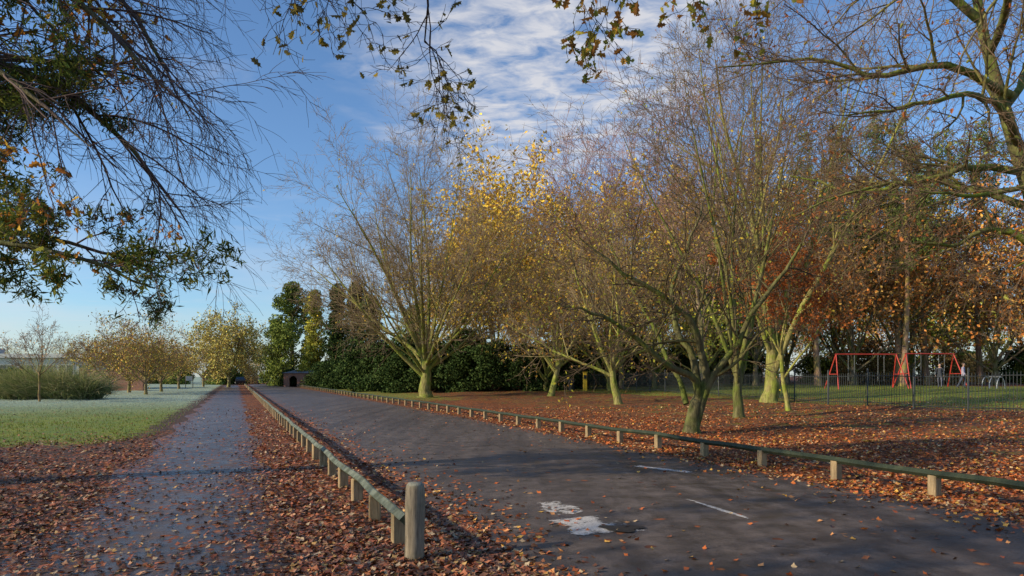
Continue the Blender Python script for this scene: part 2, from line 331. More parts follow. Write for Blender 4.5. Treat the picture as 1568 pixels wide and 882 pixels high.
def gcol(U,V):
    left=V<-1
    wig=2*np.sin(V*.7)+1.2*np.sin(V*1.9+1)
    gl=sstep(U+wig,15,21)*sstep(-V,1.6,3.5)
    band=sstep(U,38,50)*(1-sstep(V,13,17))*sstep(V,8.8,9.6)
    play=sstep(V,25.3,26.2)*(1-sstep(V,50,60))*sstep(U,-5,2)*(1-sstep(U,60,75))
    patch=.38*sstep(V,12,14)*(1-sstep(V,25,27))
    grass=np.where(left,gl,np.maximum(np.maximum(band,play*.95),patch))
    leaf=np.where(left,.5*(1-sstep(U+wig,15,23))+.05, .95)
    leaf=np.where(~left,.92-.32*sstep(V,13,19)-.5*play-.6*band,leaf)
    leaf=np.where((V>25)&(V<29),np.maximum(leaf,.45),leaf)
    frost=np.where(left,sstep(U,26,56),0)
    return np.clip(leaf,0,1),np.clip(grass,0,1),frost
P,F,C=sheet(us,vs,lambda U,V,x,y:gz(x,y),gcol); g=Geo(); g.add(P,F,0,C,True); g.build('ground',[GROUND])
us=axis([(-14,60,.5),(60,140,2)]); vs=np.linspace(2.1,8.15,22)
def rcol(U,V):
    e=np.minimum(V-2.1,8.15-V); side=np.where(V<5,.9,.6)
    return np.clip(.006+.85*np.exp(-np.maximum(e,0)/.2)*side+.04*np.exp(-e/.8),0,1),np.clip(np.exp(-np.maximum(e,0)/.35)*.9,0,1),U*0
wob=lambda U,V: V+(np.abs(V-5.1)>2.8)*.12*np.sin(U*1.3+V)*np.sin(U*.41)
P,F,C=sheet(us,vs,lambda U,V,x,y:roadz(V),rcol,wob); g=Geo(); g.add(P,F,0,C,True); g.build('road',[ROAD])
vs=np.linspace(-1.75,.45,14)
def pcol(U,V):
    e=np.minimum(V+1.75,.45-V); nr=1-sstep(U,9,24)
    return np.clip(.02+.4*np.exp(-np.maximum(e,0)/.3)+.06*nr,0,1),np.clip(np.exp(-np.maximum(e,0)/(.25+.35*nr))*.9+.08+.14*nr,0,1),U*0
P,F,C=sheet(us,vs,lambda U,V,x,y:.005+.02*np.clip(1-((V+.65)/1.1)**2,0,1),pcol,wob=lambda U,V:V+(np.abs(V+.65)>.9)*.14*np.sin(U*1.1+V*2)); g=Geo(); g.add(P,F,0,C,True); g.build('footpath',[PATH])
g=Geo()
def strip(x0,y0,x1,y1,wd,dens,nn=14,mm=6):
    a=np.linspace(0,1,nn)[:,None];b=np.linspace(-.5,.5,mm)[None]; d=np.array([x1-x0,y1-y0]);p=np.array([-d[1],d[0]])/np.linalg.norm(d)*wd
    wv=1+.25*np.sin(a*9+wd*30)
    x=x0+d[0]*a+p[0]*b*wv;y=y0+d[1]*a+p[1]*b*wv; u,v=xy2uv(x,y); P=np.stack([x,y,roadz(v)+.006+0*x],-1).reshape(-1,3)
    i=np.arange(nn-1)[:,None]*mm+np.arange(mm-1)[None]; F=np.stack([i,i+1,i+mm+1,i+mm],-1).reshape(-1,4)[:,::-1]
    e=np.minimum(np.minimum(a,1-a)*6,np.minimum(b+.5,.5-b)*5+.2).clip(0,1)*dens; g.add(P,F,0,np.stack([e+0*x]*3,-1).reshape(-1,3))
strip(.4,8.6,.7,7.55,.5,.6); strip(.62,7.6,.95,6.65,.66,.78); strip(1.02,7.4,1.3,6.7,.3,.45); strip(2.15,8.7,2.62,7.2,.09,.7); strip(2.0,11.9,3.0,10.9,.26,.7); strip(1.75,10.3,2.15,9.1,.09,.4); strip(-1.2,13.9,-.4,13.2,.14,.35); strip(2.9,6.8,3.5,5.4,.1,.15)
g.build('road_marking',[PAINT])
g=Geo(); a=np.linspace(0,2*pi,19)[:-1]; rr_=.14+.03*np.sin(3*a)+.02*np.cos(5*a); x=1.12+rr_*1.5*np.cos(a); y=6.95+rr_*1.1*np.sin(a)
u,v=xy2uv(x,y); V=np.vstack([np.stack([x,y,roadz(v)+.012],1),[[1.12,6.95,float(roadz(xy2uv(1.12,6.95)[1]))+.009]]]); g.add(V,np.array([(i,(i+1)%18,18) for i in range(18)]),0,(1,1,1)); g.build('pothole_patch',[simple('wet_tar',(.018,.015,.013),.4)])
# ------------------------------------------------------------------ knee rails
def kneerail(name,u0,u1,v,sp,railmat,first):
    e=empty(name); gp=Geo(); gr=Geo(); ang=math.atan2(.927,-.375); rg=np.random.default_rng(int(v*10))
    n=int((u1-u0)/sp)+1
    for i in range(n):
        u=u0+i*sp; x,y=uv2xy(u,v); z=float(gz(x,y)); h=.30+rg.normal()*.01
        box(gp,(x,y,z+h/2-.1),(.12,.13,h+.2),ang+rg.normal()*.05,0,(1,1,1),.012)
    uu=np.arange(first,u1+1,.8); x,y=uv2xy(uu,v-.01); zz=gz(x,y)+.308+rg.normal(size=len(uu))*.008
    Pp=np.stack([x+rg.normal(size=len(uu))*.01,y,zz],1)
    r=np.array([.927,.375,0]);up=np.array([0,0,1.]); k=.75
    offs=[(-.078,0),(-.07,.012),(-.012,.066),(.012,.066),(.07,.012),(.078,0),(.012,-.066),(-.012,-.066)]
    V=np.array([[p+o[0]*k*r+o[1]*k*up for o in offs] for p in Pp]); m=8
    F=[(i*m+j,i*m+(j+1)%m,(i+1)*m+(j+1)%m,(i+1)*m+j) for i in range(len(Pp)-1) for j in range(m)]
    gr.add(V.reshape(-1,3),[np.array(F),np.array([list(range(m)),[ (len(Pp)-1)*m+q for q in range(m)]])],0)
    gp.build('posts',[POST],e); gr.build('rail',[railmat],e)
kneerail('knee_rail_fence',3.1,112,8.6,1.6,RAIL,1.5)
kneerail('knee_rail_fence',6.4,125,1.43,1.2,RAILF,6.0)
g=Geo(); z=np.array([-.2,0,.2,.45,.62,.655,.672,.675]); r=np.array([.088,.088,.085,.086,.083,.078,.06,.004]); r2=np.random.default_rng(3)
P=np.stack([z*.012,z*-.01,z],1); tubes(g,P,r,20,0); V=g.V[0]; V[:,:2]+=r2.normal(size=(len(V),2))*.0018
g.build('bollard',[BOLL],None,(-.85,5.95,0))
# ------------------------------------------------------------------ leaf litter (real leaves)
rg=np.random.default_rng(11); g=Geo()
LC=np.array([(.48,.12,.026),(.36,.08,.02),(.58,.17,.035),(.2,.065,.025),(.12,.05,.028),(.6,.26,.09),(.52,.13,.028),(.6,.4,.2),(.26,.1,.045),(.62,.33,.06)])
N=520000
D=3.2*np.exp(rg.random(N)*math.log(34/3.2)); X=D*(-.95+1.95*rg.random(N))
u,v=xy2uv(X,D)
den=np.full(N,.55)
den=np.where((v>-1.7)&(v<.4),.05+.07*(D<12)+.3*np.exp(-np.minimum(v+1.7,.4-v)/.25),den)
den=np.where(v<-1.6,.3*(1-sstep(u,16,24))+.02,den)
den=np.where((v>.4)&(v<2.2),.5,den)
e=np.minimum(v-2.1,8.15-v); den=np.where((v>2.1)&(v<8.15),.003+.55*np.exp(-np.maximum(e,0)/.28)+.03*np.exp(-e/.8),den)
den=np.where((v>8.1)&(v<13),.62,den); den=np.where(v>13,.42,den); den=np.where(v>25,.2,den)
clump=.5+.5*np.sin(X*1.7+1.3*np.sin(D*1.1))*np.sin(D*1.9+X*.6); den=den*(.3+1.2*clump)
k=(rg.random(N)<den)&(rg.random(N)<np.clip(1.25-D/60,0,1)*.62); X,D,u,v=X[k],D[k],u[k],v[k]
zz=gz(X,D)+.012+rg.random(len(X))*.02; zz=np.where((v>2.1)&(v<8.15),roadz(v)+.008,zz); zz=np.where((v>-1.75)&(v<.45),.034,zz)
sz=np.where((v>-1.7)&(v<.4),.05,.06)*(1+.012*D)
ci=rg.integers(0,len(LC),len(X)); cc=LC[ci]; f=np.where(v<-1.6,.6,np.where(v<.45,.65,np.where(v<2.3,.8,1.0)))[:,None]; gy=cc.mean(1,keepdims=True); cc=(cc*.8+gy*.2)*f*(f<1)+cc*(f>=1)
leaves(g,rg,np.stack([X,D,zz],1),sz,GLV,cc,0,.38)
g.build('fallen_leaves',[FLEAF]); print('leaves',len(X))
g=Geo(); N=60000; U=18+rg.random(N)**1.5*45; Vv=-2-rg.random(N)*26; m=rg.random(N)<.35; Vv=np.where(m,25.6+rg.random(N)*18,Vv); U=np.where(m,5+rg.random(N)*50,U)
k=(m)|((U+2*np.sin(Vv*.7)+1.2*np.sin(Vv*1.9+1))>18); U,Vv,m=U[k],Vv[k],m[k]; x,y=uv2xy(U,Vv); N=len(x); S=np.stack([x,y,gz(x,y)],1); d=nrm(np.c_[rg.normal(size=(N,2))*.35,np.ones(N)]); h=.04+.06*rg.random(N)
a=rg.random(N)*6.28; sdv=np.c_[np.cos(a),np.sin(a),0*a]*.012; V=np.stack([S-sdv,S+sdv,S+d*h[:,None]],1).reshape(-1,3)
fr=np.where(m,0,sstep(U,26,54))[:,None]*.85; cg=np.array([.18,.22,.05])*(.6+.8*rg.random((N,1)))*(1-fr)+np.array([.42,.5,.48])*fr
g.add(V,np.arange(N*3).reshape(-1,3),0,np.repeat(cg,3,0)); g.build('grass_tufts',[LEAF])
# ------------------------------------------------------------------ individual trees
def done(g,name): return g.build(name,[BARK,LEAF,TWIG])
G0=lambda x,y:(x,y,float(gz(x,y)))
OLV=((.22,.185,.085),(.27,.19,.13),(.32,.29,.07)); DRK=((.10,.086,.05),(.15,.105,.075),(.2,.19,.05))
rg=np.random.default_rng(21); g=Geo(); tp=[]
stem_tree(g,rg,G0(-6.6,52),18.0,3.0,19,5,66,.5,[(10,.18,.97,35,9,.40,.3,.5,6,.05,.02),(8,.15,1,36,10,.48,.3,.55,4,.06,.015),(6,.2,1,38,12,.5,.2,.65,3,.08,.01),(3,.25,1,36,14,.6,.2,.8,2,.1,.01)],OLV,.0095,tips=tp,up=.03,lw=.04,rl=.75)
T=np.concatenate(tp); k=rg.random(len(T))<.012+.05*(T[:,0]>-5.5)*(T[:,2]<12); leaves(g,rg,T[k],.17,DIA,[(.8,.56,.07),(.7,.44,.06),(.5,.46,.08)])
done(g,'lime_tree')
S3=STD[:3]+[(2,.3,1,36,14,.6,.2,.8,2,.12,.02)]
rg=np.random.default_rng(22); g=Geo(); tp=[]; stem_tree(g,rg,G0(2.8,48),9.5,2.4,8,10,56,.24,S3,OLV,.010,lean=(.5,0),tips=tp); T=np.concatenate(tp); k=rg.random(len(T))<.2; leaves(g,rg,T[k],.15,DIA,[(.55,.28,.06),(.7,.48,.08),(.5,.46,.07)]); done(g,'hornbeam_tree')
rg=np.random.default_rng(23); g=Geo(); tp=[]; stem_tree(g,rg,G0(5.6,36),10.5,2.2,8,12,58,.22,S3,OLV,.008,lean=(-.35,0),tips=tp); T=np.concatenate(tp); k=rg.random(len(T))<.15; leaves(g,rg,T[k],.13,DIA,[(.6,.34,.06),(.75,.55,.08),(.5,.5,.07)]); done(g,'hornbeam_tree')
rg=np.random.default_rng(24); g=Geo(); tp=[]
stems=[([(5.1,19.4,-.15),(5.12,19.4,.25),(5.3,19.4,1.15),(5.44,19.4,1.7),(4.94,19.2,3.0),(4.0,18.9,3.75),(2.7,18.6,4.5),(1.7,18.4,5.2)],.27,.03),
 ([(5.3,19.35,.9),(5.1,19.2,1.55),(4.2,18.8,2.0),(3.1,18.4,2.9),(2.0,18,3.4),(1.1,17.8,3.5)],.12,.015),
 ([(5.35,19.5,1.1),(5.2,19.7,2.2),(4.75,19.9,3.4),(5.0,20.1,4.9),(5.7,20.3,6.2),(6.0,20.5,7.4)],.12,.015),
 ([(5.2,19.4,.15),(5.62,19.3,1.5),(6.4,19.2,2.45),(7.07,19,3.9),(7.9,18.8,5.2),(8.5,18.7,6.3)],.13,.015),
 ([(5.0,19.6,.8),(4.85,19.9,1.6),(4.4,20.6,3),(3.6,21.2,4.6),(3.0,21.8,6.4)],.09,.015)]
for pts,r0,r1 in stems:
    P=catmull(pts,18)+np.concatenate([np.zeros((5,3)),np.cumsum(rg.normal(size=(13,3))*.05,0)]); R=np.linspace(r0,r1,18); 
    if r0>.25: R=np.interp(np.linspace(0,1,18),[0,.08,.2,.38,.6,1],[.34,.25,.19,.13,.09,.015])
    tubes(g,P,R,10,0,barkcol(P[None],R[None],(.095,.078,.05),DRK[1],(.16,.155,.05)))
    ramify(g,rg,P[None,6:],R[None,6:]*.8,np.array([5.5]),[(12,.05,1,50,14,.36,.3,.6,6,.15,.01),(6,.15,1,45,14,.5,.2,.6,5,.15,.0),(5,.15,1,42,15,.5,.2,.7,4,.13,.0),(3,.25,1,40,15,.6,.2,.8,2,.12,.0)],((.095,.078,.05),(.11,.075,.055),(.16,.15,.05)),.005,6,tp)
T=np.concatenate(tp); k=rg.random(len(T))<.08; leaves(g,rg,T[k],.085,DIA,[(.6,.3,.06),(.7,.5,.07),(.48,.46,.06)]); done(g,'hawthorn_tree')
rg=np.random.default_rng(25); g=Geo(); tp=[]; stem_tree(g,rg,G0(8.3,25),12.8,1.9,7,4,26,.2,STD,DRK,.006,tips=tp,up=.03,lw=.05,rl=1.1); T=np.concatenate(tp); k=rg.random(len(T))<.05; leaves(g,rg,T[k],.1,DIA,[(.7,.5,.08),(.6,.3,.06),(.45,.47,.07)]); done(g,'field_maple_tree')
rg=np.random.default_rng(26); g=Geo(); tp=[]; stem_tree(g,rg,G0(12.9,34),18.0,2.6,9,4,30,.42,STD,OLV,.008,tips=tp,up=.03,lw=.05); T=np.concatenate(tp); k=rg.random(len(T))<.06; leaves(g,rg,T[k],.12,DIA,[(.6,.22,.06),(.55,.2,.05),(.7,.5,.08)]); done(g,'lime_tree')
rg=np.random.default_rng(27); g=Geo(); tp=[]; stem_tree(g,rg,G0(11.3,28),7.5,2.6,6,8,45,.11,STD[:3],OLV,.008,lean=(-.3,0),tips=tp); T=np.concatenate(tp); T=np.concatenate([T,T+rg.normal(size=T.shape)*.1]); k=rg.random(len(T))<.5; leaves(g,rg,T[k],.12,DIA,[(.6,.2,.05),(.5,.15,.045)]); done(g,'beech_sapling_tree')
rg=np.random.default_rng(28); g=Geo(); tp=[]; z0=float(gz(13.4,16))
cols=((.10,.088,.052),(.16,.10,.075),(.25,.25,.055))
P=catmull([(13.6,16,z0-.2),(13.5,16,1.0),(13.2,16,3.2),(12.2,16,5.8),(11.5,16,8),(10.9,16,10.4),(10.6,16,14)],20); R=np.interp(np.linspace(0,1,20),[0,.06,1],[.42,.27,.06]); tubes(g,P,R,12,0,barkcol(P[None],R[None],*cols))
limbs=[[(12,16,6.4),(10.6,15.6,6.3),(9.6,15.3,5.9),(8.1,15,5.7),(6.2,14.5,5.0)],[(11.6,16,8.0),(9.6,15.5,8.5),(8.2,15.6,8.3),(6.9,15.5,8.7),(4.6,15,8.4)],[(12.6,16,4.6),(11.4,16,5.2),(10.3,15.7,4.9),(8.8,15.5,4.8)],[(11,16,10),(8.5,15.5,10.9),(5.8,15,10.2)],[(11.9,16,7),(10.3,14.5,7.4),(8.3,13,6.9),(6.2,12.5,6.4)],[(12.7,15.9,4.2),(12.3,14.5,4.5),(11.0,13.2,4.2),(9.6,12.6,3.9)],[(11.2,16,9.2),(10,14,9.6),(8,12.5,9.2),(6,12,8.2)],[(12,16,6.5),(13.5,15,8),(15,14,9)],[(11.6,16,8),(12.8,17,10),(14,18,12)],[(12.3,16,5.6),(10.5,17.5,6.4),(9.0,18.5,6.2),(7.6,19,6.6)],[(12.5,16,5.2),(11.2,14,5.6),(9.4,13.6,5.3),(7.8,13.4,5.5)]]
for pts in limbs:
    P=catmull(pts,14)+np.cumsum(rg.normal(size=(14,3))*.05,0); R=np.linspace(.1,.014,14); tubes(g,P,R,8,0,barkcol(P[None],R[None],*cols,rlo=.006,rhi=.1))
    L=np.array([np.linalg.norm(np.diff(P,axis=0),axis=1).sum()])
    ramify(g,rg,P[None,2:],R[None,2:],L,[(11,.05,1,42,14,.34,.3,.5,6,.1,.01),(7,.15,1,40,14,.5,.2,.6,5,.11,.01),(5,.15,1,40,15,.5,.2,.7,4,.12,.0),(3,.2,1,38,15,.6,.2,.8,2,.12,.0)],cols,.0045,6,tp)
T=np.concatenate(tp); k=rg.random(len(T))<.05; leaves(g,rg,T[k],.085,OAK,[(.6,.2,.06),(.48,.17,.06),(.5,.34,.08),(.36,.36,.08)]); done(g,'oak_tree')
rg=np.random.default_rng(29); g=Geo(); tp=[]; tn=[]
cols=((.12,.10,.075),(.14,.105,.095))
P=catmull([(-10,9.6,-.2),(-9.9,9.6,1),(-9.7,9.6,4),(-9.6,9.5,8),(-9.4,9.5,13)],14); R=np.interp(np.linspace(0,1,14),[0,.1,1],[.5,.36,.08]); tubes(g,P,R,12,0,barkcol(P[None],R[None],*cols))
L1=[[(-9.6,9.5,6.8),(-7.6,9.6,7.8),(-5.9,9.4,7.4),(-4.9,9.2,6.2),(-4.3,9.1,5.1)],[(-9.6,9.5,6),(-7.8,9.2,6.9),(-6.2,9,6.7),(-5.0,8.8,5.8),(-4.0,8.8,4.9)],[(-9.6,9.5,5.4),(-8,9.8,6.1),(-6.6,10,5.8),(-5.4,10,4.7),(-4.8,10,3.9)],[(-9.6,9.5,7.6),(-7.5,9.9,8.8),(-5.8,10,8.2),(-4.8,10,6.9)],[(-9.6,9.5,5),(-8,8.8,5.6),(-6.4,8.4,5.3),(-5.2,8.2,4.3)]]
for pts in L1:
    P=catmull(pts,14)+np.cumsum(rg.normal(size=(14,3))*.03,0); R=np.linspace(.085,.009,14); tubes(g,P,R,7,0,barkcol(P[None],R[None],*cols))
    ramify(g,rg,P[None,2:],R[None,2:],np.array([6.0]),[(14,.05,1,38,12,.28,.2,.5,7,.09,-.06),(8,.1,1,34,12,.5,.2,.6,6,.09,-.08),(5,.1,1,30,12,.55,.2,.75,4,.1,-.07)],cols,.0036,5,tp)
L2=[[(-9.7,9.5,3.6),(-8,9.2,3.5),(-6.6,9,3.15),(-5.4,9,2.9),(-4.7,9,2.65)],[(-9.7,9.5,4.2),(-8,9.6,4.2),(-6.9,9.8,3.9)],[(-9.7,9.5,7),(-8.2,9,7.4),(-6.9,8.8,7)],[(-9.6,9.5,6),(-8.4,9.3,6.2),(-7.1,9.2,5.9)],[(-9.6,9.5,5),(-8.2,9.6,5.3),(-6.8,9.6,5.1)],[(-9.6,9.5,8),(-8,9.5,8.5),(-6.2,9.6,8)],[(-9.6,9.5,7),(-8,8.3,7.4),(-6,7.8,6.9)],[(-9.6,9.5,6.2),(-8,8.5,6.6),(-5.8,8.2,6.2)],[(-9.6,9.5,5.6),(-7.6,8.6,6),(-6,8.4,5.6)],[(-9.6,9.5,7.4),(-7.6,10,8),(-6.2,10.2,7.6)],[(-9.6,9.5,5.2),(-8,10.2,5.8),(-6.6,10.6,5.6)],[(-9.6,9.5,3.9),(-8.2,10.4,3.9),(-6.6,11,3.6),(-5.6,11,3.2)]]
for i,pts in enumerate(L2):
    P=catmull(pts,10)+np.cumsum(rg.normal(size=(10,3))*.04,0); R=np.linspace(.06,.01,10); tubes(g,P,R,6,0,barkcol(P[None],R[None],*cols))
    ramify(g,rg,P[None,1:],R[None,1:],np.array([4.2]),[(9,.15,1,50,14,.26,.3,.5,5,.12,-.02),(7,.2,1,45,14,.5,.2,.6,4,.14,-.02),(4,.2,1,40,14,.5,.2,.7,3,.15,0)],cols,.004,5,tn)
T=np.concatenate(tn); k=(np.sin(T[:,0]*2.7+T[:,2]*1.9)+np.sin(T[:,2]*3.1-T[:,1]*2.3))>-.6; T=T[k]; T=np.concatenate([T+rg.normal(size=T.shape)*.05 for _ in range(4)]); leaves(g,rg,T,.12,NEE,[(.09,.14,.035),(.13,.17,.04),(.22,.22,.045),(.07,.10,.03)])
T=np.concatenate(tn+tp); k=(rg.random(len(T))<.24)&(T[:,0]<-5.2-.3*rg.random(len(T)))&(np.sin(T[:,2]*2.1+T[:,0])>-.1); leaves(g,rg,T[k],.1,OAK,[(.7,.32,.06),(.7,.45,.07),(.5,.2,.05),(.36,.36,.06)])
done(g,'cedar_tree')
rg=np.random.default_rng(30); g=Geo(); tp=[]; cols=((.10,.085,.065),(.06,.047,.042))
P=catmull([(.5,-6,-.2),(.5,-6,1),(.3,-5.9,4),(.2,-5.7,7),(.0,-5.5,11)],14); R=np.interp(np.linspace(0,1,14),[0,.1,1],[.65,.45,.12]); tubes(g,P,R,12,0,barkcol(P[None],R[None],*cols))
La=[[(.2,-5.7,5),(-1.5,-2,6.6),(-2.2,2,6.7),(-2.3,4.6,6.0),(-1.9,5.9,5.25),(-1.5,6.4,4.85)],[(.2,-5.7,5.6),(-.6,-1,7),(-1.0,3,6.6),(-.85,5.2,5.6),(-.75,6.3,4.95),(-.6,6.7,4.5)],[(.2,-5.7,5.8),(.6,-1,7),(.7,3,6.5),(.8,5,5.4),(.95,6,4.65)],[(.2,-5.7,5.3),(1.4,-1,6.8),(1.9,3,6.4),(1.8,5,5.5),(1.75,5.9,5.0)],[(.2,-5.7,5.3),(-.8,-1,6.6),(-1.5,3,6.3),(-1.4,5,5.6),(-1.25,5.9,5.2)],[(.2,-5.7,5),(-2,-2,6.6),(-3,2,6.5),(-2.9,4.6,5.9),(-2.6,5.9,5.3)]]
near=[]
for i,pts in enumerate(La):
    t_=np.linspace(0,1,30); P=catmull(pts,30)+np.cumsum(rg.normal(size=(30,3))*.035,0)*np.array([1,1,.5]); R=.12*(1-t_)**2.2+.0045; tubes(g,P,R,7,0,barkcol(P[None],R[None],*cols))
    q=[]; ramify(g,rg,P[None,20:],R[None,20:],np.array([2.1]),[(9 if i in(0,1,4,5) else 6,.2,1,46,12,.42,.25,.7,7,.2,-.09),(6,.15,1,42,14,.5,.2,.7,5,.24,-.03),(3,.15,1,42,14,.5,.2,.8,3,.24,-.02)],cols,.0028,5,q); near.append(np.concatenate(q))
    ramify(g,rg,P[None,2:18],R[None,2:18],np.array([5.]),[(6,.1,1,50,12,.36,.2,.5,6,.14,.05),(5,.15,1,42,14,.5,.2,.6,4,.18,.02),(4,.15,1,42,14,.5,.2,.7,3,.2,.02)],cols,.005,5,tp)
for i,T in enumerate(near):
    dk=i in(0,1,4,5); k=rg.random(len(T))<(.10 if dk else .5); T=T[k]+np.array([0,0,-.03]); leaves(g,rg,T,.085,OAK,[(.2,.17,.05),(.3,.24,.05),(.12,.11,.05),(.45,.33,.06)] if dk else [(.42,.36,.06),(.55,.3,.06),(.42,.19,.05),(.3,.32,.07)])
done(g,'oak_tree')
# ------------------------------------------------------------------ tree templates for repeated trees
BS=[(7,.22,.97,36,10,.42,.3,.5,4,.07,.04),(6,.2,1,38,12,.5,.2,.6,3,.09,.03),(5,.2,1,38,14,.55,.2,.7,2,.1,.02)]
def tmpl_bare(seed,H,fork,nl,a0,a1,r,cols,rmin,lf=None,levels=None,size=.16,up=.04,rep=2):
    rg=np.random.default_rng(seed); g=Geo(); tp=[]
    stem_tree(g,rg,(0,0,0),H,fork,nl,a0,a1,r,levels or BS,cols,rmin,tips=tp,up=up,lw=.06)
    if lf:
        T=np.concatenate(tp); T=np.concatenate([T]*rep); k=rg.random(len(T))<lf[0]; T=T[k]+rg.normal(size=(k.sum(),3))*.25; leaves(g,rg,T,size,DIA,lf[1])
    return g.mesh('tree_mesh',[BARK,LEAFB,TWIG])
BR=((.16,.125,.08),(.2,.14,.095)); 
m_bare=tmpl_bare(41,18,3.5,9,5,45,.28,BR,.014)
m_red=tmpl_bare(42,22,7,8,4,28,.22,((.3,.21,.16),(.34,.19,.15)),.014)
m_gold=tmpl_bare(43,18,4,9,5,42,.28,BR,.014,(.9,[(.9,.6,.07),(.82,.5,.06),(.65,.5,.08)]),size=.33)
m_rust=tmpl_bare(44,15,2.5,10,8,58,.28,BR,.014,(.6,[(.65,.25,.06),(.58,.2,.05),(.7,.4,.1),(.45,.22,.07)]),size=.28)
m_olive=tmpl_bare(45,14,2,10,8,58,.25,OLV,.012,(.28,[(.65,.5,.08),(.52,.42,.07),(.7,.46,.09),(.55,.29,.07)]),size=.27)
m_green=tmpl_bare(49,13,2,10,8,58,.25,OLV,.012,(.6,[(.28,.34,.05),(.22,.27,.04),(.5,.5,.07)]),size=.28)
m_small=tmpl_bare(46,5.2,1.3,8,15,68,.12,((.26,.19,.11),(.28,.18,.12)),.010,(.6,[(.6,.34,.08),(.42,.34,.08),(.5,.42,.1)]),size=.13,up=.02,rep=1)
m_thin=tmpl_bare(48,5.2,1.8,6,12,60,.07,((.3,.18,.09),(.24,.16,.11)),.008,(.1,[(.6,.32,.09)]),size=.1,up=.02,rep=1)
m_tan=tmpl_bare(47,9.4,2,14,8,72,.25,((.3,.25,.13),(.36,.29,.16)),.015,(.7,[(.6,.5,.14),(.5,.46,.12),(.55,.4,.12)]),size=.28,rep=2)
def m_pine_(seed,H=19,c=((.09,.13,.036),(.13,.18,.045),(.19,.22,.05))):
    rg=np.random.default_rng(seed); g=Geo(); z=np.linspace(0,1,12); P=np.stack([.5*np.sin(z*2.5+seed),.3*np.sin(z*3),z*H-.1],1); R=np.interp(z,[0,.05,1],[.34,.25,.05])
    col=np.where((z>.35)[:,None],np.array([(.48,.25,.15)]),np.array([(.32,.2,.14)])); tubes(g,P,R,9,0,col[None]); tp=[]
    S,D,L,r=spawn(rg,P[None],R[None],np.array([H]),22,.55,1,72,12,.22,.55,.4); P1,R1=grow(rg,S,D,L,r,r*.3,6,.12,.06); tubes(g,P1,R1,5,2,(.38,.22,.14))
    ramify(g,rg,P1,R1,L,[(6,.3,1,45,14,.4,.1,.5,3,.15,.04),(5,.2,1,45,14,.5,.1,.6,2,.15,.04)],((.3,.2,.12),(.2,.15,.1)),.015,4,tp)
    T=np.concatenate(tp); T=np.concatenate([T+rg.normal(size=T.shape)*.16 for _ in range(3)]); leaves(g,rg,T,.42,NEE,list(c)); return g.mesh('pine_mesh',[BARK,LEAFB,TWIG])
m_pine=m_pine_(51); m_pine2=m_pine_(52,17)
def cloud(seed,nl,env,rl,nleaf,size,cols,H,trunk=.2,lobz=.7,tm=DIA):
    rg=np.random.default_rng(seed); g=Geo()
    z=np.linspace(-.1,H*.8,8); tubes(g,np.stack([.1*np.sin(z),0*z,z],1),np.linspace(trunk,.04,8),8,0,(.16,.12,.08))
    cols=np.array(cols)
    for i in range(nl):
        zz=(i+rg.random())/nl; rad=env(zz); a=rg.random()*6.28; q=rad*math.sqrt(rg.random())*.95
        c=np.array([q*math.cos(a),q*math.sin(a),zz*H]); s=rl*(.6+.8*rg.random()); 
        n=int(nleaf/nl*(s/rl)**2); d=nrm(rg.normal(size=(n,3))); rr=s*(.55+.5*rg.random((n,1))**.5); Pp=c+d*rr*np.array([1,1,lobz])
        Pp[:,2]=np.maximum(Pp[:,2],.05); b=.55+.9*rg.random(); leaves(g,rg,Pp,size,tm,cols[rg.integers(0,len(cols),n)]*b)
        tubes(g,np.array([[0,0,max(.1,c[2]-q*.6)],c*.6+np.array([0,0,max(.1,c[2]-q*.6)])*.4,c]),np.array([.06,.04,.02]),4,2,(.16,.12,.08))
    return g.mesh('foliage_mesh',[BARK,LEAFB,TWIG])
DG=[(.035,.06,.02),(.05,.08,.025),(.075,.105,.03)]; MG=[(.12,.16,.038),(.16,.2,.05),(.23,.26,.055)]; YG=[(.42,.38,.06),(.55,.48,.07),(.3,.31,.055)]
m_ever=cloud(61,80,lambda z:4.2*math.sin(pi*min(1,(z*.85+.18)))**.6,1.05,16000,.3,MG,13,.35)
m_yew=cloud(62,70,lambda z:3.2*(1-z)**.9+.2,.85,15000,.28,DG,13.0,.3)
m_thuja=cloud(63,60,lambda z:2.0*(1-z)**.85+.2,.75,12000,.25,YG,12,.22)
m_shrub=cloud(64,55,lambda z:2.7*(1-z*z)**.5,.85,11000,.22,DG,3.8,.1)
m_shrub2=cloud(65,45,lambda z:2.2*(1-z*z)**.5,.75,8000,.2,[(.14,.19,.045),(.22,.25,.055),(.12,.15,.045)],2.8,.08)
m_brown=cloud(66,45,lambda z:2.6*(1-z*z)**.5,.9,6000,.18,[(.28,.19,.08),(.38,.27,.12),(.24,.21,.08)],3.2,.08)
rg=np.random.default_rng(70)
def put(me,name,X,Y,s=1,parent=None,zs=None):
    s1=s*(.94+.12*rg.random()); return place(me,name,(X,Y,float(gz(X,Y))-.05),rg.random()*6.28,(s1,s1,(zs or s)*(.97+.06*rg.random())),parent)
for X,D in [(-35.4,60),(-37,66),(-31.4,58.5),(-36.5,71),(-42,86),(-47,104)]: put(m_small,'cherry_tree',X,D,1.0+.004*D)
put(m_thin,'cherry_tree',-29.8,43,1.08)
put(m_tan,'oak_tree',-41.5,100,1.1)
put(m_ever,'pine_tree',-36,112,1.15,None,1.28); put(m_ever,'holm_oak_tree',-41.5,120,.85); put(m_thuja,'cypress_tree',-30.2,104,1.1,None,1.2); put(m_thuja,'cypress_tree',-27.4,106,.9)
put(m_yew,'yew_tree',-24.8,97,1.0,None,1.08); put(m_yew,'yew_tree',-20.4,90,.95,None,1.05); put(m_yew,'yew_tree',-16.6,80,.85); put(m_ever,'holm_oak_tree',-11.5,80,.7)
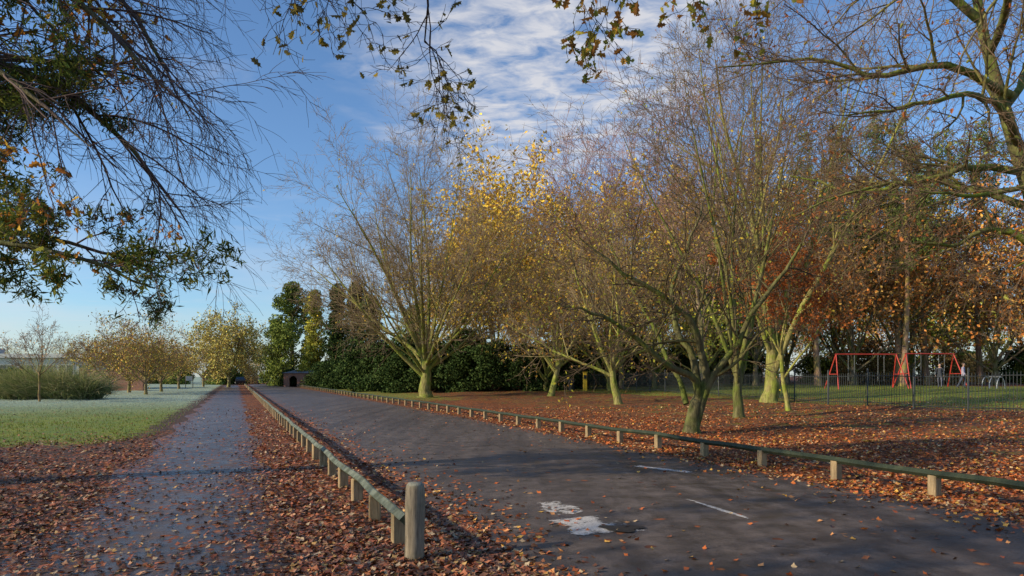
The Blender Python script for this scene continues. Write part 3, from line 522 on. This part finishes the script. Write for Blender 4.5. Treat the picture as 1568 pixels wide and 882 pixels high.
e=empty('rhododendron_shrubs')
for X,D,s in [(-17,76,1.1),(-13.5,71,1.2),(-10.5,67,.95),(-7.5,65,1.15),(-4.5,64,.95),(-1.5,63,1.15),(1.4,62,1.0),(4,62,1.0),(6.5,63,.9),(-20,84,1.2),(9.5,66,1.1),(13,66,1.0),(-5,72,1.5),(7,72,1.4),(-11,74,1.4),(17,68,1.1),(-26.5,96,.9),(-23.5,90,.9),(-33.8,104,.65)]: put(m_shrub,'shrub',X,D,s,e)
e=empty('understorey_shrubs')
for X,D in [(-44,58),(-49,62),(-54,66),(-60,70),(-40,55)]: put(m_shrub2,'shrub',X,D,.75,e)
for i in range(30):
    D=68+rg.random()*40; X=D*(.15+.87*rg.random()); put([m_shrub2,m_brown,m_shrub][i%3],'shrub',X,D,.8+.7*rg.random(),e)
for i in range(26):
    X=-140+rg.random()*95; D=128+rg.random()*20; put([m_shrub2,m_brown,m_shrub2,m_shrub][i%4],'shrub',X,D,1.0+.5*rg.random(),e)
e=empty('woodland_trees')
for me,X,D,s in [(m_gold,1.2,76,1.25),(m_gold,-1.8,66,.95),(m_gold,-6,78,.8),(m_red,6.3,62,1.0),(m_red,9.6,60,1.05),(m_red,13.8,50,1.0),(m_olive,3.0,60,1.0),(m_olive,8,56,.95),(m_gold,6,84,1.15),(m_olive,12.5,60,1.0),(m_gold,13.5,70,1.05),(m_rust,19,64,1.0),(m_green,15.5,56,.85),(m_bare,20,56,.9),(m_gold,22,70,1.1),(m_rust,25,62,1.05),
  (m_pine,25.5,56,1.0),(m_pine2,30,60,1.05),(m_pine,33.5,60,1.15),(m_pine2,31.5,55,1.0),(m_pine,38,62,1.1),(m_pine,44,64,1.15),(m_pine,49,60,1.1),
  (m_rust,29,58,.95),(m_rust,35.5,62,1.05),(m_rust,41,58,1.0),(m_rust,48,63,1.1),(m_rust,54,58,1.1),(m_gold,36,76,1.05),(m_gold,47,78,1.1),(m_green,42,72,1.1)]: put(me,'tree',X,D,s,e)
for i in range(22):
    D=84+rg.random()*40; X=D*(-.02+1.05*(i+rg.random())/22); put([m_gold,m_pine,m_rust,m_olive,m_green][i%5],'tree',X,D,.85+.25*rg.random(),e)
for i in range(20):
    X=-190+rg.random()*140; put([m_olive,m_olive,m_ever][i%3],'tree',X,150+rg.random()*30,[.7,.6,.6][i%3],e)
for X,Y,s,me in [(-14,-3.5,.75,m_gold),(-20,-17,.8,m_bare)]: put(me,'oak_tree',X,Y,s)
g=Geo(); rg=np.random.default_rng(80); N=5600; c=rg.integers(0,4,N); cx=np.array([-2.4,-.8,1.0,2.5])[c]; q=rg.normal(size=(N,2))*np.array([.4,.45]); S=np.stack([cx+q[:,0],q[:,1],0*cx],1); a=np.arctan2(q[:,1],q[:,0])+rg.normal(size=N)*.7; ti=np.hypot(q[:,0],q[:,1])*.6+np.abs(rg.normal(size=N))*.22
D=np.stack([np.cos(a)*ti,np.sin(a)*ti,np.ones(N)],1); P,R=grow(rg,S,D,(1.5+1.7*rg.random(N)**1.3)*np.array([.85,1.1,1.0,.8])[c],np.full(N,.013),np.full(N,.004),7,.06,-.17); 
cc=np.array([(.32,.38,.15),(.48,.5,.23),(.6,.53,.31),(.24,.3,.12)])[rg.integers(0,4,N)]*(.7+.6*rg.random((N,1))); tubes(g,P,R,3,0,np.broadcast_to(cc[:,None],P.shape)); g.build('pampas_grass',[LEAF],None,(-31.9,47,float(gz(-31.9,47))))
# ------------------------------------------------------------------ park railings
fl=catmull([(22,4,0),(19.5,14,0),(16.8,24.4,0),(14,34.8,0),(10.6,49,0),(8,58,0),(3,66,0)],80); seg=np.linalg.norm(np.diff(fl[:,:2],axis=0),axis=1); cs=np.concatenate([[0],np.cumsum(seg)])
def along(s): return np.interp(s,cs,fl[:,0]),np.interp(s,cs,fl[:,1])
g=Geo(); s=np.arange(0,cs[-1],.13); x,y=along(s); z=gz(x,y); P=np.stack([np.stack([x,y,z+.05],1),np.stack([x,y,z+1.38],1),np.stack([x,y,z+1.46],1)],1); tubes(g,P,np.tile([.012,.012,.001],(len(s),1)),4,0)
s=np.arange(0,cs[-1],2.4); x,y=along(s); z=gz(x,y); P=np.stack([np.stack([x,y,z-.1],1),np.stack([x,y,z+1.6],1),np.stack([x,y,z+1.64],1)],1); tubes(g,P,np.tile([.035,.035,.002],(len(s),1)),6,0)
s=np.arange(0,cs[-1],.8); x,y=along(s); z=gz(x,y)
for h in (.16,1.3): tubes(g,np.stack([x,y,z+h],1),.02,4,0)
g.build('park_railings',[IRON])
def swing(X,Y,rot,w=4.3,H=2.35):
    e=empty('swing_frame',(X,Y,float(gz(X,Y))),rot); g=Geo()
    for sx in (-1,1):
        for sy in (-1,1): tubes(g,np.array([(sx*(w/2+.35),sy*.95,-.1),(sx*(w/2+.02),0,H)]),.04,8,0)
        tubes(g,np.array([(sx*(w/2+.22),-.55,.95),(sx*(w/2+.22),.55,.95)]),.03,6,0)
    tubes(g,np.array([(-w/2-.1,0,H),(w/2+.1,0,H)]),.045,8,0); g.build('frame',[REDP],e)
    g=Geo(); g2=Geo()
    for cx in (-w/4,w/4):
        for dx in (-.22,.22): tubes(g,np.array([(cx+dx,0,H),(cx+dx,0,.5)]),.012,4,0)
        box(g2,(cx,0,.48),(.5,.18,.04),0,0,(1,1,1),.01)
    g.build('chains',[GREYM],e); g2.build('seats',[RUB],e)
swing(24.9,48,.05); swing(29.5,48.2,.12,3.6)
g=Geo(); a=np.linspace(0,pi,13)
for dx in (0,.5,1.0): tubes(g,np.stack([.35*np.cos(a),0*a+dx,.75*np.sin(a)],1),.03,6,0)
tubes(g,np.array([(0,-.05,.75),(0,1.05,.75)]),.03,6,0); g.build('climbing_hoops',[GREYM],None,(31.5,44,float(gz(31.5,44))),.3)
g=Geo(); box(g,(0,0,.75),(.34,.2,1.5),0,0,(1,1,1),.03); box(g,(0,0,1.54),(.4,.26,.07),0,0,(1,1,1),.02); box(g,(0,-.11,1.15),(.24,.02,.3),0,1); g.build('yellow_marker_post',[YEL,IRON],None,(6.1,57,float(gz(6.1,57))))
g=Geo(); zz=np.array([0,.05,.8,.86,.87,1.0,1.06]); tubes(g,np.stack([0*zz,0*zz,zz],1),np.array([.22,.25,.27,.3,.28,.24,.05]),16,0); g.build('litter_bin',[IRON],None,(5.0,57.5,float(gz(5,57.5))))
g=Geo(); box(g,(-.45,0,.8),(.08,.08,1.7),0,0); box(g,(.45,0,.8),(.08,.08,1.7),0,0); box(g,(0,-.05,1.3),(.8,.04,.6),0,1,(1,1,1),.01); g.build('notice_board',[POST,CONC],None,(-43.5,92,0),.3)
# ------------------------------------------------------------------ buildings
e=empty('pavilion_building',(-68,88,0),.08); g=Geo(); box(g,(0,0,1.9),(32,10,3.8)); g.build('walls',[CONC],e)
g=Geo(); box(g,(0,0,4.1),(33,11,.5)); box(g,(-6,1,4.8),(12,6,1)); g.build('roof',[CONC],e)
g=Geo(); gf=Geo()
for i in range(14):
    x=-14.8+i*2.3; box(g,(x,-5.0,2.1),(1.7,.06,1.7)); 
    for dx in (-.85,0,.85): box(gf,(x+dx,-5.05,2.1),(.07,.06,1.8))
    box(gf,(x,-5.05,1.22),(1.8,.1,.07)); box(gf,(x,-5.05,2.98),(1.8,.06,.07))
g.build('windows',[GLASS],e); gf.build('window_frames',[CONC],e)
g=Geo(); box(g,(0,0,1.1),(6,.35,2.2)); box(g,(0,0,2.24),(6.2,.5,.1)); 
for x in (-3.1,3.1): box(g,(x,0,1.25),(.5,.5,2.5))
g.build('brick_wall',[BRICK],None,(-44.5,76,0),.1)
e=empty('brick_gatehouse',(-31.2,103,0),-.1); e.scale=(.74,.74,.76); g=Geo(); Wd,Hh,T=7.4,2.7,.35
def archwall(g,x0,x1,ops,y,H):
    xs=sorted(set([x0,x1]+[q for c,w in ops for q in (c-w/2,c+w/2)]))
    for a,b in zip(xs[:-1],xs[1:]):
        op=[o for o in ops if abs((a+b)/2-o[0])<o[1]/2]
        if not op: box(g,((a+b)/2,y,H/2),(b-a,T,H))
        else:
            c,w=op[0]; n=10
            for i in range(n):
                p,q=a+(b-a)*i/n,a+(b-a)*(i+1)/n; m=(p+q)/2-c; zt=1.35+math.sqrt(max(0,(w/2)**2-m*m)); box(g,((p+q)/2,y,(H+zt)/2),(q-p,T,H-zt))
archwall(g,-Wd/2,Wd/2,[(-1.7,1.6),(1.7,1.6)],-1.8,Hh); box(g,(0,1.8,Hh/2),(Wd,T,Hh)); box(g,(-Wd/2+T/2,0,Hh/2),(T,3.2,Hh)); box(g,(Wd/2-T/2,0,Hh/2),(T,3.2,Hh)); g.build('walls',[BRICK],e)
g=Geo(); V=[(-4,-2.3,2.7),(4,-2.3,2.7),(4,2.3,2.7),(-4,2.3,2.7),(-2.2,0,3.3),(2.2,0,3.3)]; g.add(V,[np.array([(0,1,5,4),(2,3,4,5)]),np.array([(1,2,5),(3,0,4)])]); g.build('roof',[ROOF],e)
def car(X,Y,rot,c,nm):
    e=empty('parked_car',(X,Y,.03),rot); paint=simple(nm,c,.25,3,.05)
    prof=np.array([(-2.1,.3),(-2.15,.7),(-2.0,.92),(-1.2,.98),(-.55,1.42),(.9,1.45),(1.6,1.02),(2.05,.9),(2.12,.6),(2.05,.3)]); n=len(prof); g=Geo()
    ins=np.where(prof[:,1]>1.2,.68,.86); V=[(x,-s,z) for (x,z),s in zip(prof,ins)]+[(x,s,z) for (x,z),s in zip(prof,ins)]
    g.add(V,[np.array([(i,(i+1)%n,n+(i+1)%n,n+i) for i in range(n)]),np.array([list(range(n))[::-1],list(range(n,2*n))])]); g.build('body',[paint],e)
    g=Geo()
    for s in (-1,1):
        g.add([(-1.05,s*.86,.99),(1.4,s*.86,1.02),(.85,s*.715,1.38),(-.5,s*.715,1.36)],np.array([[0,1,2,3]]))
    g.add([(-1.17,-.75,1.02),(-1.17,.75,1.02),(-.6,.64,1.405),(-.6,-.64,1.405)],np.array([[0,1,2,3]])); g.build('windows',[GLASS],e)
    g=Geo()
    for x in (-1.3,1.3):
        for s in (-1,1): tubes(g,np.array([(x,s*.72,.33),(x,s*.9,.33)]),.33,16,0,cap=True); tubes(g,np.array([(x,s*.8,.33),(x,s*.915,.33)]),.2,12,1,cap=True)
    g.build('wheels',[RUB,GREYM],e)
car(-45.5,131,1.9,(.5,.52,.55),'car_paint_silver'); car(-48.5,133,1.9,(.05,.08,.15),'car_paint_blue'); car(-51,128,2.0,(.03,.03,.03),'car_paint_black')
# ------------------------------------------------------------------ people
def person(X,Y,rot,H,jacket,trousers,hair,pose):
    e=empty('person',(X,Y,float(gz(X,Y))),rot); s=H/1.72
    t=NT('clothes'); sp=t.n('ShaderNodeSeparateXYZ'); t.l(t.co(),sp.inputs[0]); zf=t.math('DIVIDE',sp.outputs[2],1.72)
    t.bsdf(t.ramp(zf,[(0,(.03,.025,.02)),(.055,trousers),(.5,jacket),(.845,(.5,.3,.22))],'CONSTANT'),.85,t.noise(t.co(),12).outputs[0],.5,.02); M=t.m
    f=pose
    vt=[((0,0,.95),.14),((0,0,1.12),.125),((0,.01,1.32),.15),((0,0,1.43),.09),((0,-.01,1.50),.055),((0,-.02,1.56),.05),
        ((.10,0,.88),.095),((.11,-f*.12,.5),.065),((.11,-f*.10+.03*f,.28),.058),((.11,-f*.05,.08),.045),((.12,-f*.05-.15,.04),.04),
        ((-.10,0,.88),.095),((-.11,f*.14,.5),.065),((-.11,f*.24,.28),.058),((-.11,f*.34,.10),.045),((-.12,f*.34-.13,.045),.04),
        ((.2,0,1.39),.065),((.25,.02+f*.08,1.12),.052),((.26,-.12+f*.1,.90),.036),
        ((-.2,0,1.39),.065),((-.25,.02-f*.05,1.12),.052),((-.24,-.16,.92),.036)]
    ed=[(0,1),(1,2),(2,3),(3,4),(4,5),(0,6),(6,7),(7,8),(8,9),(9,10),(0,11),(11,12),(12,13),(13,14),(14,15),(3,16),(16,17),(17,18),(3,19),(19,20),(20,21)]
    me=bpy.data.meshes.new('body'); me.from_pydata([v[0] for v in vt],ed,[]); me.materials.append(M); o=place(me,'body',(0,0,0),0,s,e)
    md=o.modifiers.new('skin','SKIN'); md.use_smooth_shade=True
    for i,v in enumerate(vt): me.skin_vertices[0].data[i].radius=(v[1],v[1]*.85); me.skin_vertices[0].data[i].use_root=(i==0)
    o.modifiers.new('sub','SUBSURF').levels=2; o.modifiers['sub'].render_levels=2
    skin=simple('skin',(.5,.3,.22),.5,10,.08); hm=simple('hair',hair,.7,30,.3); g=Geo()
    z=np.linspace(-1,1,11); rad=np.sqrt(1-z*z*.98); P=np.stack([0*z,-.02-.012*(z<0)*(1-z),1.635+z*.115],1); tubes(g,P,rad*np.where(z<-.2,.072,.082),14,0,cap=True)
    tubes(g,np.array([(0,-.095,1.66),(0,-.118,1.62),(0,-.1,1.605)]),np.array([.008,.014,.008]),6,0)
    for sx in (-1,1):
        tubes(g,np.array([(sx*.078,-.01,1.66),(sx*.09,0,1.635),(sx*.078,-.01,1.605)]),np.array([.008,.014,.008]),6,0)
        tubes(g,np.array([(sx*.045,-.088,1.645),(sx*.02,-.096,1.645)]),.009,6,1)
        hx,hy,hz=(.26,-.13+f*.1,.87) if sx>0 else (-.24,-.18,.89)
        tubes(g,np.array([(hx,hy+.01,hz+.05),(hx,hy,hz),(hx,hy-.005,hz-.05)]),np.array([.025,.035,.03]),8,0,cap=True)
        for q in range(4): tubes(g,np.array([(hx,hy-.025+q*.017,hz-.04),(hx-sx*.008,hy-.03+q*.018,hz-.08),(hx-sx*.025,hy-.03+q*.018,hz-.11+abs(q-1.4)*.008)]),np.array([.009,.008,.006]),5,0,cap=True)
        tubes(g,np.array([(hx-sx*.01,hy-.03,hz),(hx-sx*.02,hy-.055,hz-.03),(hx-sx*.02,hy-.06,hz-.06)]),np.array([.011,.009,.007]),5,0,cap=True)
    tubes(g,np.array([(-.022,-.098,1.583),(.022,-.098,1.583)]),.006,5,2)
    g.build('head_and_hands',[skin,RUB,REDP],e,scale=s); g=Geo()
    z=np.linspace(-.35,1,9); tubes(g,np.stack([0*z,.008-.0*z,1.65+z*.118],1),np.sqrt(np.maximum(.02,1-z*z))*.09,14,0,cap=True); g.build('hair',[hm],e,scale=s)
person(30.4,46,.9,1.68,(.4,.36,.46),(.07,.08,.12),(.08,.05,.03),1); person(29.2,46.6,-.7,1.62,(.04,.045,.06),(.2,.2,.26),(.03,.02,.015),.7)
print('built')
